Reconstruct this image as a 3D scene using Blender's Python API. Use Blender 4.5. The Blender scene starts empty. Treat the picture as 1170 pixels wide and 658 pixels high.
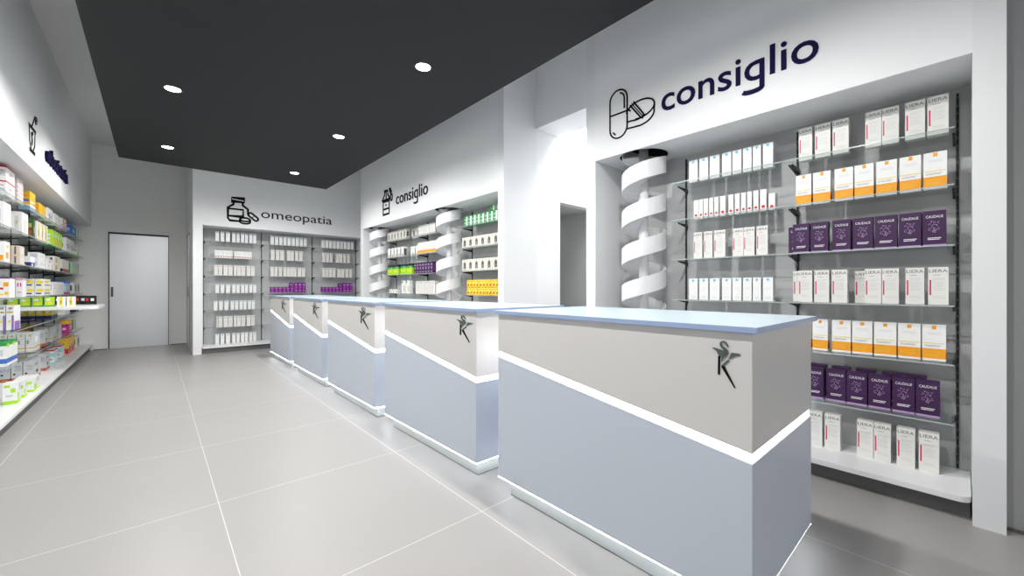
import bpy, bmesh, math
from mathutils import Vector, Matrix, geometry
C = bpy.context.scene.collection
PI = math.pi
S = bpy.context.scene

# ------------------------------------------------------------------ materials
MATS = {}
def mat(name, col, rough=.5, metal=0., emit=None, es=0., spec=.5, noise=0., nscale=6.):
    if name in MATS: return MATS[name]
    m = bpy.data.materials.new(name); m.use_nodes = True
    nt = m.node_tree; b = nt.nodes['Principled BSDF']
    b.inputs['Base Color'].default_value = (*col, 1)
    b.inputs['Roughness'].default_value = rough
    b.inputs['Metallic'].default_value = metal
    b.inputs['Specular IOR Level'].default_value = spec
    if emit:
        b.inputs['Emission Color'].default_value = (*emit, 1)
        b.inputs['Emission Strength'].default_value = es
    if noise:
        tc = nt.nodes.new('ShaderNodeTexCoord'); n = nt.nodes.new('ShaderNodeTexNoise')
        n.inputs['Scale'].default_value = nscale; n.inputs['Detail'].default_value = 3
        mr = nt.nodes.new('ShaderNodeMapRange')
        mr.inputs['To Min'].default_value = 1 - noise; mr.inputs['To Max'].default_value = 1 + noise
        mx = nt.nodes.new('ShaderNodeVectorMath'); mx.operation = 'SCALE'
        mx.inputs[0].default_value = col
        nt.links.new(tc.outputs['Object'], n.inputs['Vector'])
        nt.links.new(n.outputs['Fac'], mr.inputs['Value'])
        nt.links.new(mr.outputs['Result'], mx.inputs['Scale'])
        nt.links.new(mx.outputs['Vector'], b.inputs['Base Color'])
    MATS[name] = m
    return m
def glass_mat(name, tint, gl=.12):
    m = bpy.data.materials.new(name); m.use_nodes = True
    nt = m.node_tree; nt.nodes.clear()
    o = nt.nodes.new('ShaderNodeOutputMaterial'); t = nt.nodes.new('ShaderNodeBsdfTransparent')
    g = nt.nodes.new('ShaderNodeBsdfGlossy'); mx = nt.nodes.new('ShaderNodeMixShader')
    lw = nt.nodes.new('ShaderNodeLayerWeight'); lw.inputs['Blend'].default_value = .5
    pw = nt.nodes.new('ShaderNodeMath'); pw.operation = 'POWER'; pw.inputs[1].default_value = 4
    fr = nt.nodes.new('ShaderNodeMapRange'); fr.inputs['To Min'].default_value = .035; fr.inputs['To Max'].default_value = .45
    nt.links.new(lw.outputs['Facing'], pw.inputs[0]); nt.links.new(pw.outputs[0], fr.inputs['Value'])
    t.inputs['Color'].default_value = (*tint, 1); g.inputs['Roughness'].default_value = .06
    nt.links.new(fr.outputs[0], mx.inputs[0]); nt.links.new(t.outputs[0], mx.inputs[1])
    nt.links.new(g.outputs[0], mx.inputs[2]); nt.links.new(mx.outputs[0], o.inputs['Surface'])
    MATS[name] = m; return m
WALL = mat('wall_paint', (.84, .85, .86), .85, noise=.012, spec=.2)
GREYWALL = mat('grey_wall_paint', (.60, .61, .60), .8, noise=.012, spec=.2)
CEILM = mat('ceiling_paint', (.80, .80, .81), .9, spec=.1)
PANEL = mat('anthracite_panel', (.016, .017, .019), .62, noise=.03, spec=.3)
BACK = mat('display_back_panel', (.50, .505, .51), .5, noise=.02, nscale=3)
DISPLAY = mat('display_lacquer', (.80, .81, .82), .45)
BOARD = mat('white_board', (.86, .86, .87), .35)
DARK = mat('dark_metal', (.012, .012, .013), .4, .3)
KICK = mat('kick_grey', (.12, .12, .12), .6)
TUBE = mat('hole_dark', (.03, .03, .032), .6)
GLASS = glass_mat('shelf_glass', (.955, .975, .97))
GEDGE = mat('glass_edge', (.42, .48, .47), .2)
DOORM = mat('door_metal', (.72, .73, .76), .34, .6)
STEEL = mat('steel', (.5, .5, .5), .3, 1)
BEIGE = mat('warm_white_laminate', (.72, .70, .68), .42, spec=.35)
BLUE = mat('pale_blue_laminate', (.60, .65, .74), .42, spec=.35)
PLINTH = mat('plinth_grey', (.52, .54, .53), .4)
CTOP = mat('counter_glass_top', (.56, .68, .74), .3)
CEDGE = mat('counter_glass_edge', (.36, .46, .68), .2)
LED = mat('led_strip', (1, 1, 1), .5, emit=(.93, .96, 1), es=8)
LED2 = mat('led_under', (1, 1, 1), .5, emit=(.92, .96, 1), es=26)
LENS = mat('lamp_lens', (1, 1, 1), .5, emit=(1, 1, 1), es=14)
SPIR = mat('chute_white', (.80, .80, .81), .35)
NAVY = mat('navy_letters', (.010, .008, .05), .8, spec=.1)
BLK = mat('black_line', (.010, .010, .012), .8, spec=.1)
CHAR = mat('charcoal_letters', (.02, .02, .03), .8, spec=.1)
LOGO = mat('logo_green_grey', (.09, .12, .10), .4)
ROOMLED = mat('room_light', (1, 1, 1), .5, emit=(1, 1, 1), es=34)
P = {}
for n, c in dict(white=(.86, .86, .85), off=(.78, .77, .73), cream=(.74, .71, .63), beige=(.70, .62, .53), grey=(.40, .41, .43),
                 lgrey=(.56, .57, .59), dgrey=(.12, .12, .13), text=(.30, .30, .32), pale=(.62, .66, .68), teal=(.35, .55, .55),
                 cyan=(.10, .50, .80), red=(.60, .03, .04), crim=(.62, .03, .10), orange=(.88, .36, .02), yellow=(.86, .68, .05),
                 amber=(.90, .52, .03), purple=(.050, .014, .072), lilac=(.42, .30, .50), magenta=(.62, .04, .30), violet=(.30, .14, .48),
                 lime=(.42, .78, .02), green=(.03, .35, .07), dgreen=(.05, .12, .04), blue=(.05, .16, .55), navy=(.02, .03, .20),
                 sky=(.35, .55, .78), aqua=(.35, .68, .74), rust=(.42, .10, .04), brown=(.25, .13, .07), pink=(.75, .35, .50),
                 rosy=(.72, .52, .56), black=(.012, .011, .012), gold=(.55, .40, .15), plum=(.12, .02, .16), omeop=(.20, .02, .28)).items():
    P[n] = mat('print_' + n, c, .42, spec=.4)

def floor_mat():
    m = bpy.data.materials.new('porcelain_tiles'); m.use_nodes = True
    nt = m.node_tree; b = nt.nodes['Principled BSDF']; L = nt.links.new
    tc = nt.nodes.new('ShaderNodeTexCoord'); sp = nt.nodes.new('ShaderNodeSeparateXYZ'); L(tc.outputs['Object'], sp.inputs[0])
    def M(op, a, v=None, b2=None):
        n = nt.nodes.new('ShaderNodeMath'); n.operation = op
        L(a, n.inputs[0])
        if v is not None: n.inputs[1].default_value = v
        if b2 is not None: L(b2, n.inputs[1])
        return n.outputs[0]
    def joint(o, off):
        t = M('FRACT', M('DIVIDE', M('SUBTRACT', o, off), 1.09))
        d = M('ABSOLUTE', M('SUBTRACT', t, .5))
        return M('GREATER_THAN', d, .5 - .0018)
    j = M('MAXIMUM', joint(sp.outputs[0], .277), None, joint(sp.outputs[1], 2.879))
    n = nt.nodes.new('ShaderNodeTexNoise'); n.inputs['Scale'].default_value = 1.3; n.inputs['Detail'].default_value = 6
    L(tc.outputs['Object'], n.inputs['Vector'])
    r = nt.nodes.new('ShaderNodeValToRGB'); r.color_ramp.elements[0].color = (.345, .334, .322, 1); r.color_ramp.elements[1].color = (.375, .363, .350, 1)
    L(n.outputs['Fac'], r.inputs[0])
    mx = nt.nodes.new('ShaderNodeMix'); mx.data_type = 'RGBA'
    L(j, mx.inputs['Factor']); L(r.outputs[0], mx.inputs['A']); mx.inputs['B'].default_value = (.66, .65, .635, 1)
    L(mx.outputs['Result'], b.inputs['Base Color'])
    b.inputs['Roughness'].default_value = .38; b.inputs['Specular IOR Level'].default_value = .35
    return m
FLOOR = floor_mat()

# ------------------------------------------------------------------ mesh builder
class MB:
    def __init__(s): s.v = []; s.f = []; s.m = []; s.mats = []
    def mi(s, m):
        if m not in s.mats: s.mats.append(m)
        return s.mats.index(m)
    def face(s, pts, m):
        b = len(s.v); s.v += [tuple(p) for p in pts]; s.f.append(tuple(range(b, b + len(pts)))); s.m.append(s.mi(m))
    def box(s, x0, x1, y0, y1, z0, z1, m, faces=None):
        faces = faces or {}
        c = [(x0, y0, z0), (x1, y0, z0), (x1, y1, z0), (x0, y1, z0), (x0, y0, z1), (x1, y0, z1), (x1, y1, z1), (x0, y1, z1)]
        b = len(s.v); s.v += c
        for k, q in (('-z', (3, 2, 1, 0)), ('+z', (4, 5, 6, 7)), ('-y', (0, 1, 5, 4)), ('+x', (1, 2, 6, 5)), ('+y', (2, 3, 7, 6)), ('-x', (3, 0, 4, 7))):
            s.f.append(tuple(b + i for i in q)); s.m.append(s.mi(faces.get(k, m)))
        return s
    def prism(s, pts, a0, a1, axis, m, capm=None):
        # pts: 2D outline (CCW), extruded along axis ('x': pts=(y,z), 'y': pts=(x,z), 'z': pts=(x,y))
        def P3(p, a):
            return (a, p[0], p[1]) if axis == 'x' else ((p[0], a, p[1]) if axis == 'y' else (p[0], p[1], a))
        n = len(pts); b = len(s.v)
        s.v += [P3(p, a0) for p in pts] + [P3(p, a1) for p in pts]
        for i in range(n):
            j = (i + 1) % n
            s.f.append((b + i, b + j, b + n + j, b + n + i)); s.m.append(s.mi(m))
        s.f.append(tuple(b + i for i in reversed(range(n)))); s.m.append(s.mi(capm or m))
        s.f.append(tuple(b + n + i for i in range(n))); s.m.append(s.mi(capm or m))
        return s
    def cyl(s, x, y, z0, z1, r, m, n=24, capm=None):
        return s.prism([(x + r * math.cos(2 * PI * i / n), y + r * math.sin(2 * PI * i / n)) for i in range(n)], z0, z1, 'z', m, capm)
    def mesh(s, name, recalc=True, bevel=0):
        me = bpy.data.meshes.new(name); me.from_pydata(s.v, [], s.f)
        for m in s.mats: me.materials.append(m)
        for i, p in enumerate(me.polygons): p.material_index = s.m[i]
        me.update()
        if recalc or bevel:
            bm = bmesh.new(); bm.from_mesh(me)
            if recalc: bmesh.ops.recalc_face_normals(bm, faces=bm.faces)
            if bevel:
                e = [e for e in bm.edges if len(e.link_faces) == 2 and e.calc_face_angle(0) > .5]
                bmesh.ops.bevel(bm, geom=e, offset=bevel, segments=2, affect='EDGES', clamp_overlap=True)
            bm.to_mesh(me); bm.free()
        return me
def add(name, me, parent=None, loc=(0, 0, 0), rz=0):
    o = bpy.data.objects.new(name, me); C.objects.link(o)
    o.location = loc; o.rotation_euler = (0, 0, rz)
    if parent: o.parent = parent
    return o
def part(name, mb, parent, bevel=0, label=None):
    o = add(name, mb.mesh(name, bevel=bevel), parent)
    if label: o['label'] = label
    return o
def thing(name, label, cat, loc=(0, 0, 0), rz=0, group=None):
    o = add(name, None, None, loc, rz); o['label'] = label; o['category'] = cat
    if group: o['group'] = group
    return o
def tag(o, label, cat, group=None):
    o['label'] = label; o['category'] = cat
    if group: o['group'] = group
    return o
def struct(name, mb, parent=None, bevel=0):
    o = add(name, mb.mesh(name, bevel=bevel), parent)
    if not parent: o['kind'] = 'structure'
    return o
ORD = ['', 'first', 'second', 'third', 'fourth', 'fifth', 'sixth', 'seventh', 'eighth', 'ninth', 'tenth', 'eleventh', 'twelfth', 'thirteenth', 'fourteenth', 'fifteenth']

# ------------------------------------------------------------------ text
_tc = {}
def text_geo(txt, bold=0.):
    k = (txt, bold)
    if k in _tc: return _tc[k]
    cu = bpy.data.curves.new('lettering', 'FONT'); cu.body = txt; cu.size = 1; cu.offset = bold; cu.resolution_u = 4
    o = bpy.data.objects.new('lettering_source', cu); C.objects.link(o)
    dg = bpy.context.evaluated_depsgraph_get(); ev = o.evaluated_get(dg); me = ev.to_mesh()
    v = [(p.co.x, p.co.y) for p in me.vertices]; f = [tuple(p.vertices) for p in me.polygons]
    ev.to_mesh_clear(); bpy.data.objects.remove(o); bpy.data.curves.remove(cu)
    _tc[k] = (v, f); return _tc[k]
def add_text(mb, txt, m, x0, x1, z0, h, y, face='-y', bold=0.):
    """flat lettering laid on a face: x0..x1 wide, baseline z0, ascender height h"""
    v, f = text_geo(txt, bold)
    xs = [p[0] for p in v]; a, b = min(xs), max(xs); hh = .73
    base = len(mb.v)
    for px, pz in v:
        u = x0 + (px - a) / (b - a) * (x1 - x0); w = z0 + pz / hh * h
        if face == '-y': mb.v.append((u, y, w))
        elif face == '+x': mb.v.append((y, u, w))
        else: mb.v.append((y, -u, w))
    k = mb.mi(m)
    for q in f: mb.f.append(tuple(base + i for i in q)); mb.m.append(k)

# ------------------------------------------------------------------ cartons
_cart = {}
def carton(style, w, d, h):
    key = (style, round(w, 3), round(d, 3), round(h, 3))
    if key in _cart: return _cart[key]
    mb = MB(); x0, x1, y0, y1 = -w / 2, w / 2, -d / 2, d / 2
    e = .0007
    def bands(cuts, top=None):
        z = 0
        for i, (t, m) in enumerate(cuts):
            z1 = t * h
            f = {}
            if i == len(cuts) - 1 and top: f['+z'] = P[top]
            c = (x0, x1, y0, y1)
            b = len(mb.v)
            mb.v += [(x0, y0, z), (x1, y0, z), (x1, y1, z), (x0, y1, z), (x0, y0, z1), (x1, y0, z1), (x1, y1, z1), (x0, y1, z1)]
            qs = [(0, 1, 5, 4), (1, 2, 6, 5), (2, 3, 7, 6), (3, 0, 4, 7)]
            for q in qs: mb.f.append(tuple(b + k for k in q)); mb.m.append(mb.mi(P[m]))
            if i == 0: mb.f.append((b + 3, b + 2, b + 1, b)); mb.m.append(mb.mi(P[m]))
            if i == len(cuts) - 1: mb.f.append((b + 4, b + 5, b + 6, b + 7)); mb.m.append(mb.mi(P[top or m]))
            z = z1
    def fr(u0, u1, v0, v1, m):      # front patch
        X0 = x0 + u0 * w; X1 = x0 + u1 * w
        mb.face([(X0, y0 - e, v0 * h), (X1, y0 - e, v0 * h), (X1, y0 - e, v1 * h), (X0, y0 - e, v1 * h)], P[m])
    def sd(u0, u1, v0, v1, m, sides='lr'):     # side patches, u runs along depth from the front
        for s in sides:
            X = x0 - e if s == 'l' else x1 + e
            Y0 = y0 + u0 * d; Y1 = y0 + u1 * d
            q = [(X, Y0, v0 * h), (X, Y1, v0 * h), (X, Y1, v1 * h), (X, Y0, v1 * h)]
            if s == 'l': q.reverse()
            mb.face(q, P[m])
    def lines(f, u0, u1, vs, m, t=.008, jag=True):
        for i, v in enumerate(vs):
            f(u0, u1 - (.12 * ((i * 7) % 3) / 2 if jag else 0), v - t / 2, v + t / 2, m)
    def dot(u, v, r, m):            # round front spot
        cx = x0 + u * w; cz = v * h
        mb.face([(cx + r * math.cos(2 * PI * i / 14), y0 - e, cz + r * math.sin(2 * PI * i / 14)) for i in range(14)], P[m])
    if style == 'blue_dot':
        bands([(1, 'white')]); fr(.36, .64, .86, .95, 'cyan'); fr(.42, .58, .80, .83, 'pale')
        lines(fr, .3, .75, (.55, .5), 'pale', .012); lines(fr, .25, .8, (.16, .12, .08), 'pale', .012)
        sd(.2, .8, .2, .8, 'pale'); sd(.35, .65, .84, .93, 'cyan'); sd(.15, .85, .06, .14, 'teal')
    elif style == 'red_dot':
        bands([(1, 'white')]); dot(.5, .2, min(w * .3, .014), 'red'); lines(fr, .3, .75, (.75, .7, .6), 'rosy', .014)
        sd(.2, .8, .3, .8, 'off'); sd(.3, .7, .12, .26, 'rosy')
    elif style == 'liera':
        bands([(1, 'off')]); add_text(mb, 'LIERA', P['dgrey'], x0 + .05 * w, x1 - .05 * w, .86 * h, .085 * h, y0 - e)
        fr(.07, .15, .25, .66, 'crim'); lines(fr, .24, .85, (.70, .66, .60, .56, .52, .48, .43, .39, .22, .18), 'lgrey', .009)
        lines(fr, .24, .6, (.79,), 'text', .012); sd(.15, .85, .1, .55, 'lgrey'); sd(.1, .4, .7, .9, 'rosy')
    elif style == 'liera_small':
        bands([(1, 'off')]); fr(.07, .9, .84, .91, 'lgrey'); fr(.07, .16, .22, .66, 'rosy'); lines(fr, .28, .85, (.66, .58, .50, .42, .2), 'pale', .02)
        sd(.15, .85, .1, .85, 'rosy')
    elif style == 'orange_band':
        bands([(.06, 'white'), (.34, 'orange'), (1, 'white')]); fr(.42, .60, .88, .98, 'orange')
        fr(.05, .95, .48, .50, 'yellow'); lines(fr, .1, .8, (.43, .40), 'text', .010); lines(fr, .1, .8, (.24, .18, .14), 'amber', .016)
        lines(fr, .2, .85, (.78, .74), 'pale', .012); sd(.1, .9, .06, .22, 'red')
    elif style in ('purple', 'purple_small', 'purple_dark'):
        base = 'omeop' if style == 'purple_small' else 'purple'
        bands([(.06, 'lilac' if style == 'purple' else base), (1, base)])
        if style == 'purple':
            add_text(mb, 'CAUDALIE', P['white'], x0 + .14 * w, x1 - .12 * w, .80 * h, .075 * h, y0 - e)
            # vine drawing: scrolls and little grapes
            for cx, cz, r, t0, t1 in ((.5, .56, .15, 0, 5.2), (.33, .48, .10, 1, 6), (.66, .50, .09, 3, 8.5), (.52, .68, .07, 2, 7), (.30, .62, .07, 0, 4.5), (.70, .66, .08, 1, 5)):
                pr = None
                for k in range(13):
                    t = t0 + (t1 - t0) * k / 12; rr = r * (1 - .55 * k / 12)
                    q = (x0 + (cx + rr * math.cos(t)) * w, (cz) * h + rr * w * math.sin(t))
                    if pr:
                        dx, dz = q[0] - pr[0], q[1] - pr[1]; l = math.hypot(dx, dz) or 1; nx, nz = -dz / l * .0009, dx / l * .0009
                        mb.face([(pr[0] - nx, y0 - e, pr[1] - nz), (q[0] - nx, y0 - e, q[1] - nz), (q[0] + nx, y0 - e, q[1] + nz), (pr[0] + nx, y0 - e, pr[1] + nz)], P['lilac'])
                    pr = q
            for u, v in ((.44, .42), (.52, .40), (.48, .45), (.56, .44), (.50, .49), (.60, .60), (.38, .70)): dot(u, v, .0032, 'lilac')
            lines(fr, .22, .80, (.24, .20), 'white', .018); sd(.1, .9, .15, .8, 'plum')
        else:
            fr(.2, .8, .72, .84, 'lilac'); fr(.3, .7, .4, .6, 'magenta' if style == 'purple_small' else 'lilac'); fr(.2, .8, .14, .22, 'lilac'); sd(.1, .9, .2, .8, 'plum')
    elif style == 'oval_window':
        bands([(1, 'cream')])
        pts = [(.30, .22), (.70, .22), (.70, .62), (.64, .74), (.5, .80), (.36, .74), (.30, .62)]
        mb.face([(x0 + u * w, y0 - e, v * h) for u, v in pts], P['dgrey'])
        fr(.40, .60, .26, .50, 'grey'); fr(.44, .56, .88, .93, 'text'); lines(fr, .2, .8, (.12,), 'text', .02); sd(.2, .8, .25, .75, 'dgrey')
    elif style == 'bottle_print':
        bands([(1, 'white')]); fr(.40, .75, .06, .30, 'brown'); fr(.50, .64, .30, .42, 'gold'); fr(.42, .72, .12, .2, 'cream'); lines(fr, .15, .6, (.8, .74), 'pale', .02); sd(.1, .9, .1, .8, 'dgrey')
    elif style == 'lime_black':
        bands([(.05, 'navy'), (.62, 'lime'), (.80, 'green'), (1, 'black')]); fr(.2, .7, .30, .45, 'yellow'); fr(.55, .9, .66, .76, 'lilac'); lines(fr, .15, .85, (.2, .52), 'green', .02)
    elif style == 'lime':
        bands([(.12, 'green'), (.9, 'lime'), (1, 'lime')]); fr(.15, .6, .6, .8, 'white'); fr(.2, .8, .2, .5, 'yellow')
        sd(.15, .45, .2, .3, 'white'); sd(.15, .5, .42, .52, 'white'); sd(.15, .4, .64, .74, 'white'); sd(.65, .8, .15, .85, 'dgreen')
    elif style == 'leaf_print':
        bands([(1, 'white')]); fr(.1, .4, .8, .95, 'green'); fr(.6, .8, .15, .6, 'gold'); sd(.2, .8, .1, .5, 'off')
    elif style == 'green_stripe':
        bands([(1, 'green')]); fr(.55, .95, .05, .95, 'white'); fr(.1, .45, .3, .4, 'pale'); fr(.1, .45, .6, .75, 'teal'); sd(.2, .8, .2, .3, 'pale'); sd(.2, .8, .6, .7, 'teal')
    elif style == 'yellow_red':
        bands([(.08, 'amber'), (.95, 'yellow'), (1, 'dgrey')])
        for a in (0., .5): mb.face([(x0 + (.08 + a) * w, y0 - e, .12 * h), (x0 + (.38 + a) * w, y0 - e, .18 * h), (x0 + (.44 + a) * w, y0 - e, .5 * h), (x0 + (.2 + a) * w, y0 - e, .36 * h)], P['red'])
        fr(.1, .4, .7, .8, 'gold'); fr(.55, .9, .68, .8, 'gold'); sd(.1, .9, .1, .4, 'red')
    elif style == 'pink_stripe_flat':
        bands([(.55, 'off'), (.8, 'rosy'), (1, 'lgrey')]); fr(.1, .8, .2, .4, 'rosy'); sd(.1, .7, .15, .4, 'pink')
    elif style == 'red_top':
        bands([(.9, 'white'), (1, 'red')], 'red'); fr(.3, .6, .45, .6, 'pink'); sd(.1, .8, .3, .5, 'pale'); sd(.2, .6, .6, .75, 'rosy')
    elif style == 'amber_swoosh':
        bands([(.22, 'sky'), (.30, 'white'), (1, 'amber')]); fr(.1, .9, .42, .50, 'white'); fr(.6, .9, .36, .44, 'blue'); sd(.1, .8, .44, .56, 'blue'); sd(.2, .7, .7, .8, 'orange')
    elif style == 'amber':
        bands([(.25, 'pale'), (1, 'amber')]); fr(.2, .8, .6, .75, 'yellow'); sd(.1, .9, .3, .9, 'orange')
    elif style == 'violet_print':
        bands([(.93, 'white'), (1, 'off')]); fr(.15, .4, .45, .6, 'violet'); fr(.3, .55, .3, .45, 'violet'); sd(.3, .8, .35, .6, 'violet'); fr(.7, .9, .3, .7, 'lgrey')
    elif style == 'plain':
        bands([(1, 'white')]); lines(fr, .2, .8, (.7, .6, .3), 'pale', .03); sd(.2, .8, .3, .7, 'pale')
    elif style == 'orange_corner':
        bands([(.5, 'rosy'), (1, 'white')]); fr(.0, .35, .5, 1, 'orange'); sd(.5, 1, .5, 1, 'orange'); fr(.5, .9, .65, .75, 'text')
    elif style == 'blue':
        bands([(.2, 'sky'), (1, 'blue')]); fr(.2, .8, .4, .7, 'sky'); sd(.2, .8, .5, .8, 'sky')
    elif style == 'green_white':
        bands([(1, 'white')]); fr(.05, .4, .05, .95, 'green'); sd(.1, .6, .05, .95, 'green'); sd(.2, .5, .4, .5, 'pale')
    elif style == 'white_yellow':
        bands([(1, 'white')]); sd(.3, .7, .2, .8, 'cream'); fr(.2, .8, .15, .7, 'cream'); sd(.38, .6, .45, .6, 'yellow')
    elif style == 'dark_green':
        bands([(1, 'dgreen')]); sd(.2, .8, .2, .4, 'rust'); sd(.2, .8, .55, .75, 'gold'); fr(.2, .8, .3, .6, 'gold')
    elif style == 'yellow_stripe':
        bands([(1, 'white')]); fr(.30, .62, .05, .95, 'yellow'); fr(.35, .55, .3, .6, 'gold'); sd(.3, .7, .1, .9, 'yellow')
    elif style == 'orange_white':
        bands([(1, 'white')]); sd(.1, .5, .1, .35, 'orange'); sd(.5, .9, .6, .8, 'yellow'); fr(.2, .7, .2, .5, 'orange'); fr(.3, .8, .7, .85, 'yellow')
    elif style == 'beige':
        bands([(1, 'beige')]); sd(.4, .62, .1, .9, 'brown'); fr(.2, .8, .2, .8, 'cream')
    elif style == 'navy_base':
        bands([(.45, 'navy'), (1, 'white')]); fr(.3, .6, .1, .35, 'white'); sd(.4, .7, .1, .3, 'pale')
    elif style == 'text_white':
        bands([(1, 'white')]); lines(sd, .15, .85, (.8, .7, .6, .5, .4), 'violet', .04); lines(fr, .15, .85, (.75, .6, .5), 'lgrey', .04)
    elif style == 'orange_spot':
        bands([(1, 'white')]); sd(.2, .6, .3, .55, 'orange'); fr(.1, .35, .3, .5, 'amber'); fr(.3, .7, .75, .85, 'blue'); sd(.2, .7, .75, .88, 'blue')
    elif style == 'cream':
        bands([(1, 'cream')]); fr(.2, .5, .2, .8, 'gold'); sd(.2, .5, .2, .8, 'dgrey')
    elif style == 'dark_red_base':
        bands([(.3, 'red'), (1, 'cream')]); lines(fr, .2, .8, (.8, .7, .6, .5), 'rosy', .03); sd(.0, .9, .0, .3, 'black'); fr(0, .4, .05, .28, 'black')
    elif style == 'fruit':
        bands([(.93, 'white'), (1, 'plum')], 'plum'); sd(.1, .5, .55, .75, 'orange'); sd(.5, .8, .4, .5, 'red'); sd(.1, .4, .15, .3, 'amber'); sd(.5, .9, .12, .2, 'yellow')
    elif style == 'pink':
        bands([(.88, 'white'), (1, 'pink')]); sd(.2, .4, .55, .75, 'magenta'); sd(.6, .8, .55, .75, 'magenta'); sd(.2, .8, .2, .3, 'rosy')
    elif style == 'yellow_white':
        bands([(1, 'white')]); sd(.1, .8, .45, .8, 'yellow'); sd(.3, .9, .18, .34, 'navy'); fr(.1, .8, .5, .8, 'yellow'); fr(.1, .9, .2, .32, 'navy')
    elif style == 'sky_red':
        bands([(.14, 'red'), (.8, 'sky'), (1, 'blue')]); sd(.1, .9, .3, .6, 'pale'); fr(.1, .7, .4, .6, 'pale')
    elif style == 'rainbow':
        bands([(1, 'white')]); sd(.0, .3, .0, .6, 'violet'); sd(.1, .9, .70, .76, 'orange'); sd(.35, .6, .70, .76, 'green'); sd(.6, .9, .70, .76, 'cyan'); sd(.4, .7, .3, .4, 'yellow'); sd(.2, .7, .85, .93, 'text'); fr(.1, .9, .0, .35, 'violet')
    elif style == 'yellow_navy':
        bands([(.35, 'navy'), (1, 'yellow')]); sd(.3, .8, .6, .85, 'white'); fr(.2, .8, .5, .8, 'cream')
    elif style == 'black_red':
        bands([(1, 'black')]); sd(.2, .5, .4, .65, 'red'); fr(.1, .3, .4, .7, 'red'); fr(.5, .8, .4, .7, 'white'); sd(.6, .85, .4, .6, 'pale')
    elif style == 'blue_green':
        bands([(.12, 'white'), (.32, 'blue'), (.86, 'white'), (1, 'green')], 'green'); sd(.3, .7, .45, .7, 'pale'); fr(.1, .5, .8, .95, 'lime')
    elif style == 'cream_gold':
        bands([(.0001 + .10, 'lgrey'), (.20, 'cream'), (.26, 'gold'), (.34, 'cream'), (1, 'pale')]); sd(.3, .7, .84, .95, 'gold'); sd(.65, .85, .45, .65, 'brown'); sd(.2, .7, .7, .78, 'lgrey'); fr(.2, .8, .2, .3, 'gold'); fr(.2, .6, .5, .8, 'white')
    elif style == 'grey_rust':
        bands([(.16, 'rust'), (1, 'lgrey')]); lines(sd, .1, .7, (.75, .70, .62, .55), 'text', .025)
        for s_ in (-1, 1):
            X = s_ * (w / 2 + e); cy = y0 + .72 * d; cz = .36 * h; r = .12 * d
            q = [(X, cy + r * math.cos(2 * PI * i / 12), cz + r * math.sin(2 * PI * i / 12)) for i in range(12)]
            mb.face(q if s_ > 0 else q[::-1], P['black'])
        sd(.3, .7, .06, .10, 'gold'); fr(.3, .6, .3, .45, 'black'); fr(.1, .6, .7, .8, 'text')
    elif style == 'white_aqua':
        bands([(.14, 'aqua'), (.5, 'white'), (.78, 'aqua'), (.9, 'white'), (1, 'red')], 'white'); sd(.2, .5, .3, .4, 'text'); fr(.2, .8, .55, .7, 'white')
    elif style == 'orange_red':
        bands([(.32, 'red'), (1, 'amber')]); fr(.2, .6, .4, .8, 'yellow'); sd(.2, .6, .5, .8, 'yellow'); fr(.4, .9, .35, .5, 'brown'); fr(.2, .5, .1, .2, 'white')
    elif style == 'magenta':
        bands([(.72, 'magenta'), (1, 'amber')]); sd(.15, .35, .55, .72, 'navy'); sd(.65, .85, .55, .72, 'navy'); sd(.35, .7, .28, .42, 'white'); fr(.2, .8, .3, .6, 'pink')
    elif style == 'plum_amber':
        bands([(.3, 'navy'), (1, 'amber')]); sd(.2, .5, .2, .7, 'plum'); sd(.6, .9, .5, .9, 'rust'); fr(.2, .7, .4, .8, 'rust')
    elif style == 'leafy':
        bands([(.16, 'lime'), (1, 'white')]); sd(.1, .45, .55, .75, 'lime'); sd(.3, .8, .35, .45, 'pale'); fr(.1, .5, .2, .5, 'lime'); sd(.5, .9, .8, .92, 'lime'); fr(.5, .9, .6, .9, 'pale')
    else: raise ValueError(style)
    me = mb.mesh(style + '_carton', recalc=False)
    _cart[key] = me; return me

DESC = dict(blue_dot='slim white carton with blue dot', red_dot='narrow white carton with red spot', liera='white LIERA carton with crimson bar',
            liera_small='small white carton with pinkish bar', orange_band='white carton with orange band', purple='dark purple CAUDALIE carton',
            purple_small='small purple carton', purple_dark='dark purple carton with pale print', oval_window='cream carton with dark window', bottle_print='white carton with bottle print',
            lime_black='lime and black carton', leaf_print='white carton with leaf print', green_stripe='green and white striped carton', yellow_red='yellow carton with red marks')
SHELF_Z = [2.17, 1.845, 1.50, 1.15, .812, .472, .133]      # shelf tops, top to bottom, the same system in every display

KIND = dict(blue_dot='medicine_carton', red_dot='medicine_carton', liera='cosmetics_carton', liera_small='cosmetics_carton', purple='cosmetics_carton', purple_small='cosmetics_carton', purple_dark='cosmetics_carton', orange_band='sunscreen_carton')
def row_bay(bay, region, face, plane, k, items):
    """items: list of (centre position along the wall, style, w, d, h, extra_z, back) ordered left to right as seen from the aisle"""
    z = SHELF_Z[k]
    for i, it in enumerate(items):
        c, st, w, d, h = it[:5]; ez = it[5] if len(it) > 5 else 0; back = it[6] if len(it) > 6 else 0
        me = carton(st, w, d, h)
        if face == 'R': loc = (plane + d / 2 + back, c, z + ez); rz = -PI / 2
        elif face == 'B': loc = (c, plane + d / 2 + back, z + ez); rz = 0
        o = add(KIND.get(st, 'remedy_carton'), me, None, loc, rz)
        nm = DESC[st]
        if ez: ds = f"{nm}, upper tier"
        elif back: ds = f"{nm}, behind others"
        else: ds = nm
        if back: ds = ds.replace('dark ', '').replace(' with crimson bar', '')
        tag(o, f"{ds}, {ORD[i + 1]} from left, {ORD[k + 1]} shelf down, {region}", 'carton', f"cartons on shelf {k + 1} of the {bay}")

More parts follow.
